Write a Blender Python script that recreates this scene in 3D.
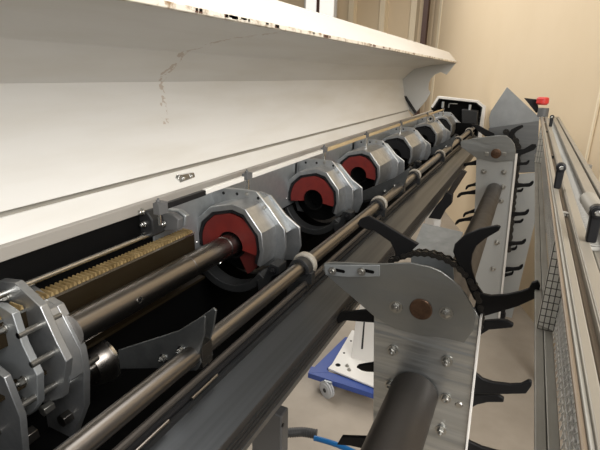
import bpy, math, random
from mathutils import Vector, Matrix
random.seed(4)
C = bpy.context.scene.collection
S = bpy.context.scene
for o in list(bpy.data.objects): bpy.data.objects.remove(o)
# ------------------------------------------------------------------ camera
F = 460.0; H = 2.45
yv = Vector((235.0, -147.0, F)).normalized()
AL = -.02; LL = F*F/-(235*AL-147)
wv = Vector((AL*LL, LL, F)).normalized()
xv = wv.cross(yv)
cam = bpy.data.cameras.new('camera'); co = bpy.data.objects.new('camera', cam); C.objects.link(co)
cam.sensor_width = 36; cam.lens = F/600*36; cam.clip_start = .02
R = Vector((xv[0], yv[0], -wv[0])); Dn = Vector((xv[1], yv[1], -wv[1])); Fw = Vector((xv[2], yv[2], -wv[2]))
m = Matrix((R, -Dn, -Fw)).transposed().to_4x4(); m.translation = (0, 0, H); co.matrix_world = m
cam.dof.use_dof = False
S.camera = co
# ------------------------------------------------------------------ light
w = bpy.data.worlds.new('world'); S.world = w; w.use_nodes = True
bg = w.node_tree.nodes['Background']; bg.inputs[0].default_value = (1, .97, .93, 1); bg.inputs[1].default_value = .24
def area(name, loc, aim, sx, sy, power, col=(1, .95, .88)):
    l = bpy.data.lights.new(name, 'AREA'); l.shape = 'RECTANGLE'; l.size = sx; l.size_y = sy; l.energy = power; l.color = col
    o = bpy.data.objects.new(name, l); C.objects.link(o); o.location = loc
    o.rotation_euler = (Vector(aim)-Vector(loc)).to_track_quat('-Z', 'Y').to_euler(); return o
area('skylight', (2.6, -.4, 4.3), (-1.2, 2.8, 1.9), 3, 4, 470, (1, .97, .93))
area('hall_lamp', (-.6, 3.0, 7.0), (-.8, 3.0, 0), 1.5, 9, 230, (1, .97, .93))
area('clerestory', (-4.5, 5.5, 5.6), (.4, 4.2, 2.0), 6, 1.5, 420, (1, .97, .93))
area('window_light', (1.2, -4.0, 4.2), (-1.0, 3, 1.8), 4, 2, 90, (.95, .97, 1))
S.view_settings.view_transform = 'Standard'; S.view_settings.look = 'None'; S.view_settings.gamma = 1
S.view_settings.exposure = -0.36; S.view_settings.use_curve_mapping = False
# ------------------------------------------------------------------ projection helpers: a point of the world on a plane
def ray(px, py):
    r = Vector((px-300, py-225, F)); return r.dot(xv), r.dot(yv), r.dot(wv)
def P(px, py, Y):                       # on the plane Y = const -> (x, z)
    a, b, c = ray(px, py); return (a*Y/b, H-c*Y/b)
def PD(px, py, D):                      # on the level D below the camera
    a, b, c = ray(px, py); return (a*D/c, b*D/c, H-D)
def PL(pts, Y): return [P(px, py, Y) for px, py in pts]
def rat(t):
    a, b, c = ray(535+t*200, 278); return a/c
def onX(X, px, py):
    a, b, c = ray(px, py); return (X, b*X/a, H-c*X/a)
# ------------------------------------------------------------------ materials
def mat(name, col, rough=.5, metal=0, noise=None, bump=0, bscale=60, stretch=(1, 1, 1), col2=None, nscale=4, thr=(.35, .65), spec=None, bdist=.004):
    M = bpy.data.materials.new(name); M.use_nodes = True; n = M.node_tree.nodes; l = M.node_tree.links
    b = n['Principled BSDF']; b.inputs['Base Color'].default_value = (*col, 1); b.inputs['Roughness'].default_value = rough; b.inputs['Metallic'].default_value = metal
    if spec is not None: b.inputs['Specular IOR Level'].default_value = spec
    tc = n.new('ShaderNodeTexCoord'); mp = n.new('ShaderNodeMapping'); mp.inputs['Scale'].default_value = stretch
    g = n.new('ShaderNodeNewGeometry'); l.new(g.outputs['Position'], mp.inputs[0])
    if col2:
        t = n.new('ShaderNodeTexNoise'); t.inputs['Scale'].default_value = nscale; t.inputs['Detail'].default_value = 6; t.inputs['Roughness'].default_value = .6
        l.new(mp.outputs[0], t.inputs['Vector'])
        r = n.new('ShaderNodeValToRGB'); r.color_ramp.elements[0].position = thr[0]; r.color_ramp.elements[1].position = thr[1]
        r.color_ramp.elements[0].color = (*col, 1); r.color_ramp.elements[1].color = (*col2, 1)
        l.new(t.outputs[0], r.inputs[0]); l.new(r.outputs[0], b.inputs['Base Color'])
        if metal:
            q = n.new('ShaderNodeMapRange'); q.inputs[3].default_value = max(.05, rough-.08); q.inputs[4].default_value = rough+.12
            l.new(t.outputs[0], q.inputs[0]); l.new(q.outputs[0], b.inputs['Roughness'])
    if bump:
        t2 = n.new('ShaderNodeTexNoise'); t2.inputs['Scale'].default_value = bscale; t2.inputs['Detail'].default_value = 4
        l.new(mp.outputs[0], t2.inputs['Vector'])
        bp = n.new('ShaderNodeBump'); bp.inputs['Strength'].default_value = bump; bp.inputs['Distance'].default_value = bdist
        l.new(t2.outputs[0], bp.inputs['Height']); l.new(bp.outputs[0], b.inputs['Normal'])
    return M
M = dict(
 white=mat('white_paint', (.70, .68, .64), .42, col2=(.60, .57, .52), nscale=1.6, stretch=(1, .7, 3), thr=(.45, .9), bump=.05, bscale=14),
 whiteclean=mat('white_enamel', (.72, .70, .66), .4),
 worn=mat('worn_edge', (.66, .61, .52), .6, col2=(.22, .14, .07), nscale=26, thr=(.50, .66), bump=.5, bscale=50),
 ledge=mat('ledge_paint', (.30, .28, .25), .5, col2=(.20, .17, .14), nscale=14, stretch=(1, .25, 1), thr=(.5, .8)),
 galv=mat('galvanised_steel', (.50, .51, .51), .36, .85, col2=(.36, .37, .38), nscale=22, thr=(.3, .7), bump=.05, bscale=40),
 armsteel=mat('dark_arm_steel', (.13, .135, .135), .38, .8, col2=(.09, .095, .095), nscale=20),
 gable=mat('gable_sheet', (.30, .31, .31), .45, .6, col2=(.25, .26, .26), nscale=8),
 mid=mat('shaded_sheet', (.17, .175, .175), .42, .6, col2=(.14, .145, .145), nscale=6, stretch=(.5, .5, 8)),  # end sheet split into tones that paint in its reflected light
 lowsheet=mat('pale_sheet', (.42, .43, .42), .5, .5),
 endgrey=mat('grey_enamel', (.46, .46, .44), .5),
 dull=mat('dull_zinc', (.24, .25, .25), .5, .7, col2=(.19, .20, .20), nscale=25),
 darkred=mat('shaded_red', (.075, .010, .008), .5),  # liner red darkened to carry the shade by the lower jaw
 galvflat=mat('zinc_plate', (.43, .45, .455), .42, .75, col2=(.38, .40, .41), nscale=30, thr=(.3, .7)),
 roll=mat('rolled_sheet', (.50, .51, .50), .30, .85, col2=(.34, .35, .345), nscale=5, stretch=(.3, .3, 6), thr=(.35, .65), bump=1.0, bscale=2.6, bdist=.016),  # horizontal tone bands paint in the reflections of the ripple
 headsteel=mat('head_sheet', (.30, .305, .29), .38, .85, col2=(.28, .285, .275), nscale=4, stretch=(.8, .8, 3), thr=(.3, .7), bump=.6, bscale=2, bdist=.02),
 steel=mat('ground_steel', (.27, .25, .23), .27, 1, col2=(.20, .185, .17), nscale=3, stretch=(7, .3, 7), thr=(.3, .8)),
 bright=mat('bright_steel', (.62, .62, .60), .25, 1),
 bolt=mat('zinc_bolt', (.40, .39, .36), .34, .95),
 dark=mat('black_oxide', (.009, .009, .010), .45, .0, spec=.3),
 darkpaint=mat('dark_grey_paint', (.016, .017, .018), .45, col2=(.022, .022, .022), nscale=12, spec=.35),
 interior=mat('oily_black', (.0025, .0025, .0025), .6, spec=.1),
 hook=mat('black_hook_steel', (.006, .006, .0065), .5, 0, spec=.18),
 chain=mat('oiled_chain', (.05, .047, .043), .28, .8),
 ramp=mat('ramp_sheet', (.085, .091, .097), .34, .75, col2=(.055, .059, .063), nscale=2.5, stretch=(14, .12, 10), thr=(.35, .7)),
 rampside=mat('ramp_side', (.060, .055, .052), .42, .5, col2=(.045, .042, .04), nscale=3, stretch=(8, .15, 8)),
 red=mat('red_liner', (.15, .013, .009), .5, col2=(.11, .010, .008), nscale=18),
 tube=mat('dark_tube', (.07, .062, .055), .42, .55, col2=(.06, .053, .047), nscale=12, thr=(.3, .8)),
 ring=mat('worn_nylon', (.36, .335, .285), .55, col2=(.26, .235, .195), nscale=60),
 brass=mat('brass_rack', (.42, .31, .15), .42, .45, col2=(.22, .15, .06), nscale=18),
 rackside=mat('oily_bronze', (.028, .019, .009), .35, .5, col2=(.03, .022, .012), nscale=9),
 copper=mat('bronze_cap', (.16, .095, .06), .35, .8, col2=(.10, .06, .04), nscale=60),
 tan=mat('tan_rail', (.55, .43, .25), .5, col2=(.42, .31, .17), nscale=7, stretch=(1, .4, 1)),
 alu=mat('anodised_profile', (.245, .22, .18), .42, .25, col2=(.21, .19, .155), nscale=5, stretch=(1, .3, 1)),
 alubrown=mat('brown_channel', (.17, .13, .09), .5, .2, col2=(.21, .16, .11), nscale=9, stretch=(1, .3, 1)),  # browner tone for rail channels, a lip and the sill core
 sill=mat('grey_sill', (.30, .285, .25), .45, .3, col2=(.25, .235, .20), nscale=12, stretch=(1, .4, 1)),
 mesh=mat('mesh_wire', (.75, .73, .69), .35, .35),
 meshfine=mat('fine_mesh', (.25, .24, .215), .55, .3),
 meshdark=mat('dark_wire', (.10, .09, .075), .4, .5),
 board=mat('pale_backing', (.80, .78, .72), .5),
 wall=mat('beige_wall', (.70, .565, .385), .75, col2=(.665, .53, .35), nscale=1.3, thr=(.3, .8), bump=.08, bscale=9),
 wallrib=mat('beige_rib', (.80, .69, .50), .6),
 floor=mat('concrete_floor', (.36, .31, .25), .7, col2=(.29, .25, .20), nscale=3.5, thr=(.3, .75), bump=.1, bscale=30),
 blue=mat('blue_paint', (.035, .07, .26), .4),
 bluehose=mat('blue_hose', (.01, .12, .33), .35),
 redplastic=mat('red_plastic', (.55, .035, .03), .35),
 greyplastic=mat('grey_plastic', (.10, .10, .10), .5),
 rubber=mat('hose_rubber', (.05, .05, .05), .5),
 caster=mat('grey_wheel', (.45, .46, .47), .4),
 brownseam=mat('brown_trim', (.10, .05, .035), .5),
)
# ------------------------------------------------------------------ mesh builder
class MB:
    def __init__(s): s.v = []; s.f = []
    def add(s, v, f):
        b = len(s.v); s.v += [tuple(q) for q in v]; s.f += [tuple(i+b for i in q) for q in f]; return s
    def box(s, x0, x1, y0, y1, z0, z1):
        v = [(x, y, z) for x in (x0, x1) for y in (y0, y1) for z in (z0, z1)]
        return s.add(v, [(0, 1, 3, 2), (4, 6, 7, 5), (0, 4, 5, 1), (2, 3, 7, 6), (0, 2, 6, 4), (1, 5, 7, 3)])
    def prism(s, p, y0, y1):            # XZ outline given depth along Y
        n = len(p); v = [(a, y0, b) for a, b in p]+[(a, y1, b) for a, b in p]
        return s.add(v, [tuple(range(n)), tuple(range(2*n-1, n-1, -1))]+[(i, i+n, (i+1) % n+n, (i+1) % n) for i in range(n)])
    def prismz(s, p, z0, z1):
        n = len(p); v = [(a, b, z0) for a, b in p]+[(a, b, z1) for a, b in p]
        return s.add(v, [tuple(range(n)), tuple(range(2*n-1, n-1, -1))]+[(i, i+n, (i+1) % n+n, (i+1) % n) for i in range(n)])
    def prismx(s, p, x0, x1):
        n = len(p); v = [(x0, a, b) for a, b in p]+[(x1, a, b) for a, b in p]
        return s.add(v, [tuple(range(n)), tuple(range(2*n-1, n-1, -1))]+[(i, i+n, (i+1) % n+n, (i+1) % n) for i in range(n)])
    def band(s, p, q, y0, y1):          # strip between two open outlines, extruded
        return s.prism(list(p)+list(q)[::-1], y0, y1)
    def lathe(s, o, ax, prof, n=24):    # prof: (distance along ax, radius)
        o = Vector(o); ax = Vector(ax).normalized(); u = ax.orthogonal().normalized(); w_ = ax.cross(u); v = []; f = []
        for d, r in prof:
            for k in range(n):
                a = 2*math.pi*k/n; v.append(o+ax*d+(u*math.cos(a)+w_*math.sin(a))*r)
        for i in range(len(prof)-1):
            for k in range(n):
                a = i*n+k; b = i*n+(k+1) % n; f.append((a, b, b+n, a+n))
        if prof[0][1] > 1e-6: f.append(tuple(range(n))[::-1])
        if prof[-1][1] > 1e-6: f.append(tuple(range((len(prof)-1)*n, len(prof)*n)))
        return s.add(v, f)
    def cyl(s, a, b, r, n=20, r2=None):
        a = Vector(a); b = Vector(b); return s.lathe(a, b-a, [(0, r), ((b-a).length, r if r2 is None else r2)], n)
    def tubering(s, o, ax, ri, ro, d, n=28):
        o = Vector(o); ax = Vector(ax).normalized(); u = ax.orthogonal().normalized(); w_ = ax.cross(u); v = []; f = []
        for dd, r in ((0, ri), (0, ro), (d, ro), (d, ri)):
            for k in range(n):
                a = 2*math.pi*k/n; v.append(o+ax*dd+(u*math.cos(a)+w_*math.sin(a))*r)
        for i in range(4):
            for k in range(n):
                a = i*n+k; b = i*n+(k+1) % n; j = ((i+1) % 4)*n
                f.append((a, b, j+(k+1) % n, j+k))
        return s.add(v, f)
    def path(s, pts, r, n=8):
        pts = [Vector(p) for p in pts]; v = []; f = []; up = None
        for i, p in enumerate(pts):
            t = (pts[min(i+1, len(pts)-1)]-pts[max(i-1, 0)]).normalized()
            u = t.orthogonal().normalized() if up is None else (up-t*up.dot(t)).normalized(); up = u; w_ = t.cross(u)
            for k in range(n):
                a = 2*math.pi*k/n; v.append(p+(u*math.cos(a)+w_*math.sin(a))*r)
        for i in range(len(pts)-1):
            for k in range(n):
                a = i*n+k; b = i*n+(k+1) % n; f.append((a, b, b+n, a+n))
        f.append(tuple(range(n))[::-1]); f.append(tuple(range((len(pts)-1)*n, len(pts)*n)))
        return s.add(v, f)
    def hexbolt(s, o, ax, r=.008, h=.006, washer=True):
        o = Vector(o); ax = Vector(ax).normalized()
        if washer: s.lathe(o, ax, [(0, r*1.45), (h*.25, r*1.45)], 14)
        s.lathe(o, ax, [(h*.25, r), (h, r), (h*1.15, r*.8)], 6)
        s.lathe(o+ax*h, ax, [(0, r*.5), (h*.7, r*.5), (h*.8, r*.3)], 10); return s
    def socket(s, o, ax, r=.008, h=.009):
        o = Vector(o); ax = Vector(ax).normalized()
        s.lathe(o, ax, [(0, r*1.5), (h*.2, r*1.5)], 14); s.lathe(o, ax, [(h*.2, r), (h*.9, r), (h, r*.9), (h, r*.5), (h*.6, r*.5), (h*.6, 0)], 14); return s
    def build(s, name, ma, parent=None, bevel=0, smooth=30, kind=None):
        me = bpy.data.meshes.new(name)
        off = Vector((0, 0, 0)); q = parent
        while q: off += q.location; q = q.parent
        if parent is None and s.v:
            xs = [a[0] for a in s.v]; ys = [a[1] for a in s.v]; zs = [a[2] for a in s.v]
            off = Vector(((min(xs)+max(xs))/2, (min(ys)+max(ys))/2, min(zs)))
        me.from_pydata([(a[0]-off.x, a[1]-off.y, a[2]-off.z) for a in s.v], [], s.f); me.update()
        bm = bmesh.new(); bm.from_mesh(me); bmesh.ops.recalc_face_normals(bm, faces=bm.faces); bm.to_mesh(me); bm.free()
        me.materials.append(ma); me.shade_smooth(); me.set_sharp_from_angle(angle=math.radians(smooth))
        o = bpy.data.objects.new(name, me); C.objects.link(o)
        if parent: o.parent = parent
        else: o.location = off
        if bevel:
            b = o.modifiers.new('bevel', 'BEVEL'); b.width = bevel; b.segments = 2; b.limit_method = 'ANGLE'; b.angle_limit = math.radians(35)
        if kind: o['kind'] = kind
        return o
import bmesh
def tag(o, label, cat, group=None):
    o['label'] = label; o['category'] = cat
    if group: o['group'] = group
    return o
def empty(name, loc, label, cat, group=None):
    o = bpy.data.objects.new(name, None); C.objects.link(o); o.location = loc; o.empty_display_size = .1
    return tag(o, label, cat, group)
def lab(o, t): o['label'] = t; return o
def copy_tree(o, parent=None):
    c = o.copy(); C.objects.link(c); c.parent = parent
    for ch in [q for q in bpy.data.objects if q.parent == o]: copy_tree(ch, c)
    return c
def struct(o): o['kind'] = 'structure'; return o
YA = (0, 1, 0); YN = (0, -1, 0)
def arc(cx, cz, r, a0, a1, n):
    return [(cx+r*math.cos(math.radians(a0+(a1-a0)*i/n)), cz+r*math.sin(math.radians(a0+(a1-a0)*i/n))) for i in range(n+1)]

# ================================================================== SETTING
struct(MB().box(-9.5, 6, -5, 14, -.05, 0).build('floor', M['floor']))
# right/back wall runs obliquely behind the machine; the left wall beyond it carries ribs
def wallp(s): return (.32-s, 5.12+2.5*s)          # point on the oblique wall
def oblique(s0, s1, z0, z1, d0, d1):              # slab piece, d measured towards the room
    nx, ny = -2.5/2.6926, -1/2.6926
    a = wallp(s0); b = wallp(s1)
    return [(a[0]+nx*d0, a[1]+ny*d0), (b[0]+nx*d0, b[1]+ny*d0), (b[0]+nx*d1, b[1]+ny*d1), (a[0]+nx*d1, a[1]+ny*d1)]
wr = struct(MB().prismz(oblique(-1.25, 2.62, 0, 6, -.12, 0), 0, 7.5).build('wall_right', M['wall']))
for s, wd in ((.0-.20, .012), (-.31, .02), (2.30, .09)):
    MB().prismz(oblique(s, s+wd, 0, 6, 0, .02), 0, 7.5).build('rib', M['wallrib'], wr, bevel=.006)
wb = struct(MB().box(-9.5, -2.25, 11.7, 11.85, 0, 7.5).build('wall_back', M['wall']))
for px in (352, 383, 414):
    x, z = P(px, 20, 11.66)
    MB().prismz([(x-.13, 11.7), (x-.08, 11.6), (x+.05, 11.6), (x+.1, 11.7)], 0, 7.5).build('rib', M['wallrib'], wb)
x, z = P(427, 20, 11.6); struct(MB().box(x-.09, x+.02, 11.5, 11.7, 0, 7.5).build('trim_1', M['brownseam']))
# bright window strip high on the far wall
x0, z0 = P(326, 0, 11.6); x1, z1 = P(337, 0, 11.6)
wi = struct(MB().box(x0-.6, x1, 11.6, 11.66, z1-.75, z1+1.6).build('window_1', M['whiteclean'], bevel=.01))
em = mat('daylit_pane', (.9, .9, .86), .3); em.node_tree.nodes['Principled BSDF'].inputs['Emission Color'].default_value = (1, .97, .9, 1); em.node_tree.nodes['Principled BSDF'].inputs['Emission Strength'].default_value = .9
MB().box(x0-.54, x1-.08, 11.58, 11.6, z1-.68, z1+1.5).build('pane', em, wi)
MB().box(x0-.24, x0-.16, 11.56, 11.58, z1-.68, z1+1.5).build('mullion', M['brownseam'], wi)

# ================================================================== HOOD
def zz(D): return H-D
prof = [(-.883, -.25), (-.787, -.149), (-1.051, -.126), (-1.246, -.081), (-1.372, .04), (-1.333, .216), (-1.262, .378)]
HY0, HY1 = -1.2, 5.5
hood = empty('machine_hood', (-1.26, 2.2, zz(.45)), 'long white hinged machine cover standing open along the left of the bar feeder', 'machine cover')
def shell(pr, t, y0, y1):
    outp = []
    n = len(pr)
    for i in range(n):
        a = Vector(pr[max(i-1, 0)]); b = Vector(pr[min(i+1, n-1)]); d = (b-a).normalized(); nn = Vector((-d.y, d.x))
        outp.append((pr[i][0]+nn.x*t, pr[i][1]+nn.y*t))
    return outp
pz = [(a, zz(d)) for a, d in prof[1:]]
off = shell(pz, .012, 0, 0)
def hoodmat():
    m_ = mat('hood_paint', (.66, .65, .62), .40, bump=.04, bscale=14)
    n = m_.node_tree.nodes; l = m_.node_tree.links; b = n['Principled BSDF']
    g = n.new('ShaderNodeNewGeometry')
    mp = n.new('ShaderNodeMapping'); mp.inputs['Scale'].default_value = (3, .8, 5); l.new(g.outputs[0], mp.inputs[0])
    t = n.new('ShaderNodeTexNoise'); t.inputs['Scale'].default_value = 1.5; t.inputs['Detail'].default_value = 8; l.new(mp.outputs[0], t.inputs[0])
    r = n.new('ShaderNodeValToRGB'); r.color_ramp.elements[0].position = .45; r.color_ramp.elements[0].color = (.66, .65, .62, 1); r.color_ramp.elements[1].position = .8; r.color_ramp.elements[1].color = (.56, .535, .48, 1); l.new(t.outputs[0], r.inputs[0])
    # one rusty drip stain near the front of the cover
    sx = n.new('ShaderNodeSeparateXYZ'); l.new(g.outputs[0], sx.inputs[0])
    def mth(op, a, bb=None):
        k = n.new('ShaderNodeMath'); k.operation = op
        for i, q in enumerate((a, bb)):
            if q is None: continue
            if isinstance(q, (int, float)): k.inputs[i].default_value = q
            else: l.new(q, k.inputs[i])
        return k.outputs[0]
    t2 = n.new('ShaderNodeTexNoise'); t2.inputs['Scale'].default_value = 38; t2.inputs['Detail'].default_value = 5; l.new(g.outputs[0], t2.inputs[0])
    c = STAIN
    ww = mth('MULTIPLY', mth('SUBTRACT', t2.outputs[0], .5), .12)
    dy = mth('ABSOLUTE', mth('ADD', mth('SUBTRACT', mth('SUBTRACT', sx.outputs[1], c[1]), mth('MULTIPLY', mth('SUBTRACT', sx.outputs[2], c[2]), .15)), ww))
    dz = mth('ABSOLUTE', mth('SUBTRACT', sx.outputs[2], c[2]))
    k = mth('MULTIPLY', mth('LESS_THAN', dy, .016), mth('LESS_THAN', dz, .17))
    k = mth('MULTIPLY', k, mth('MULTIPLY', mth('GREATER_THAN', t2.outputs[0], .50), .55))
    mx = n.new('ShaderNodeMix'); mx.data_type = 'RGBA'; l.new(k, mx.inputs[0]); l.new(r.outputs[0], mx.inputs[6]); mx.inputs[7].default_value = (.36, .25, .16, 1)
    l.new(mx.outputs[2], b.inputs['Base Color']); return m_
STAIN = onX(-1.35, 163, 80)
M['hood'] = hoodmat()
MB().band(pz, off, HY0, HY1).build('cover_shell', M['hood'], hood)
top = [(-.787, zz(-.149)), (-.883, zz(-.25)), (-1.10, zz(-.30)), (-1.45, zz(-.22))]
tb = [(a-.004, b-.014) for a, b in top]; tb[0] = (-.800, zz(-.149)+.002)
MB().band(top, tb, HY0, HY1).build('outer_skin', M['white'], hood)
MB().box(-.803, -.783, HY0, HY1, zz(-.136), zz(-.152)).build('worn_lip', M['worn'], hood, bevel=.003)
random.seed(8)
for i in range(44):
    y = 1.0+random.random()*3.6 if i < 26 else .98+random.random()*.45; l_ = .01+random.random()*.04
    MB().box(-.7835, -.7815, y, y+l_, zz(-.138-random.random()*.006), zz(-.149)).build('paint_chip', M['worn'] if i % 3 else M['brownseam'], hood)
ep = [(457, 62), (446.7, 74.7), (441, 72), (435, 74.5), (431, 78.5), (429, 83), (428.5, 89), (430.7, 93), (426, 101), (414, 115), (409, 110), (404, 96), (402, 79), (414, 68), (432, 64)]
MB().prism(PL(ep, 5.5), 5.485, 5.5).build('end_plate', M['endgrey'], hood, bevel=.002)
# lower flange below the seam
fl = [(-1.258, zz(.392)), (-1.216, zz(.452))]
MB().prism([fl[0], fl[1], (fl[1][0]-.015, fl[1][1]-.006), (fl[0][0]-.015, fl[0][1])], HY0, HY1-.03).build('hinge_flange', M['hood'], hood, bevel=.001)
MB().prism([(-1.275, zz(.37)), (-1.262, zz(.395)), (-1.275, zz(.40))], HY0, HY1-.03).build('seam_gap', M['sill'], hood)
yb = onX(-1.236, 185, 177)[1]
k = MB(); k.prismx([(yb-.05, zz(.412)), (yb-.04, zz(.40)), (yb+.05, zz(.405)), (yb+.055, zz(.425)), (yb-.04, zz(.43))], -1.245, -1.228); k.hexbolt((-1.228, yb-.02, zz(.416)), (1, 0, .5), .006); k.hexbolt((-1.228, yb+.03, zz(.416)), (1, 0, .5), .006)
k.build('latch_plate', M['bright'], hood, bevel=.001)
lv = MB(); a = P(405, 97, 5.45); b = P(416, 113, 5.45); lv.cyl((a[0], 5.46, a[1]), (b[0], 5.44, b[1]), .017, 8); a2 = P(401, 97, 5.45); lv.cyl((a2[0], 5.46, a2[1]), (a[0], 5.46, a[1]), .014, 8)
lv.build('black_lever', M['dark'], hood)

# ================================================================== MACHINE BED
bed = empty('machine_bed', (-.9, 3.2, 0), 'long dark machine bed with an open black trough under the white cover', 'machine')
MB().prism([(-1.222, zz(.450)), (-1.200, zz(.4535)), (-1.200, zz(.492)), (-1.222, zz(.495))], -1.2, 6.7).build('hinge_ledge', M['ledge'], bed, bevel=.002)
MB().box(-1.225, -1.21, -1.2, 6.9, zz(1.08), zz(.49)).build('trough_wall', M['interior'], bed)
MB().box(-1.225, -.625, -1.2, 6.9, zz(1.10), zz(1.07)).build('trough_floor', M['interior'], bed)
MB().box(-1.225, -.63, 6.72, 6.74, zz(1.08), zz(.60)).build('trough_end', M['interior'], bed)
MB().prism([(-.612, zz(.757)), (-.498, zz(.785)), (-.502, zz(.791)), (-.615, zz(.763))], -1.2, 6.7).build('loading_ramp', M['ramp'], bed, bevel=.001)
MB().box(-.620, -.610, -1.2, 6.7, zz(1.08), zz(.745)).build('inner_wall', M['darkpaint'], bed)
MB().prism([(-.498, zz(.787)), (-.496, zz(.858)), (-.56, zz(.858)), (-.56, zz(.79))], -1.2, 6.7).build('ramp_beam', M['rampside'], bed, bevel=.003)
MB().prism([(-.496, zz(.86)), (-.505, zz(.895)), (-.615, zz(.99)), (-.615, zz(.86))], -1.2, 6.7).build('lower_channel', M['ramp'], bed, bevel=.002)
k = MB()
for a in (.0, .018, .036): k.box(-.50+.0015, -.4945, -1.2, 6.7, zz(.812+a*.8), zz(.809+a*.8))
k.build('beam_groove', M['darkpaint'], bed)
for yy in (-.7, 1.32):
    MB().box(-.80, -.665, yy-.06, yy+.0, .0, zz(1.235)).build('leg', M['greyplastic'], bed, bevel=.006)
k = MB(); k.lathe((-.668, 1.27, zz(1.28)), (1, 0, 0), [(0, .008), (.006, .008)], 10); k.build('plug', M['dark'], bed)
# channel rods and wires in the gap between rod and ramp
for (X, D, r, y0, y1, mt) in ((-.607, .728, .004, .45, .62, 'steel'), (-.607, .728, .004, .7, .8, 'steel'), (-.622, .707, .009, -1, 6.6, 'tube'), (-.628, .735, .012, -1, 6.6, 'dark')):  # short steel lengths stand for the bright glint on dark rods
    MB().cyl((X, y0, zz(D)), (X, y1, zz(D)), r, 10).build('edge_rod', M[mt], bed)

# ================================================================== MAIN TUBE
TX, TZ = -1.04, zz(.685)
tb = MB(); r = .046
prof_ = [(0, .0), (0, r), (.30, r), (.302, r*.985), (.306, r*.985), (.308, r), (.60, r), (.602, r*.97), (.612, r*.97), (.614, r*1.0), (.97, r*1.0), (.972, r*.96), (1.05, r*.96), (1.05, 0)]
prof_ = [(-.05, 0), (-.05, r), (.435, r), (.4365, r*.95), (.4435, r*.95), (.445, r), (.66, r), (.662, r*.93), (.672, r*.93), (.674, r), (.79, r), (.79, 0)]
tube = empty('push_tube', (TX, .7, TZ-r), 'thick ground steel tube running through the nearest red-lined clamp', 'tube')
tb.lathe((TX, .78, TZ), YA, prof_, 48); tb.build('tube_body', M['steel'], tube)
for px, py in ((139, 300), (220, 263)):
    # hole on the tube flank facing the camera
    ang = -18
    a, b, c = ray(px, py); best = None
    for i in range(400):
        t = (.5+i*.005); p = Vector((a*t/b*1.0, t, zz(c*t/b)))
        d = math.hypot(p.x-TX, p.z-TZ)
        if best is None or d < best[0]: best = (d, p)
        if d <= r: best = (0, p); break
    p = best[1]; n = Vector((p.x-TX, 0, p.z-TZ)).normalized(); p = Vector((TX, p.y, TZ))+n*(r-.0015)
    MB().tubering(p, n, .006, .0105, .0028, 16).build('screw_rim', M['bright'], tube); MB().lathe(p, n, [(0, .007), (.0022, .007)], 14).build('screw_hole', M['interior'], tube)

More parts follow.
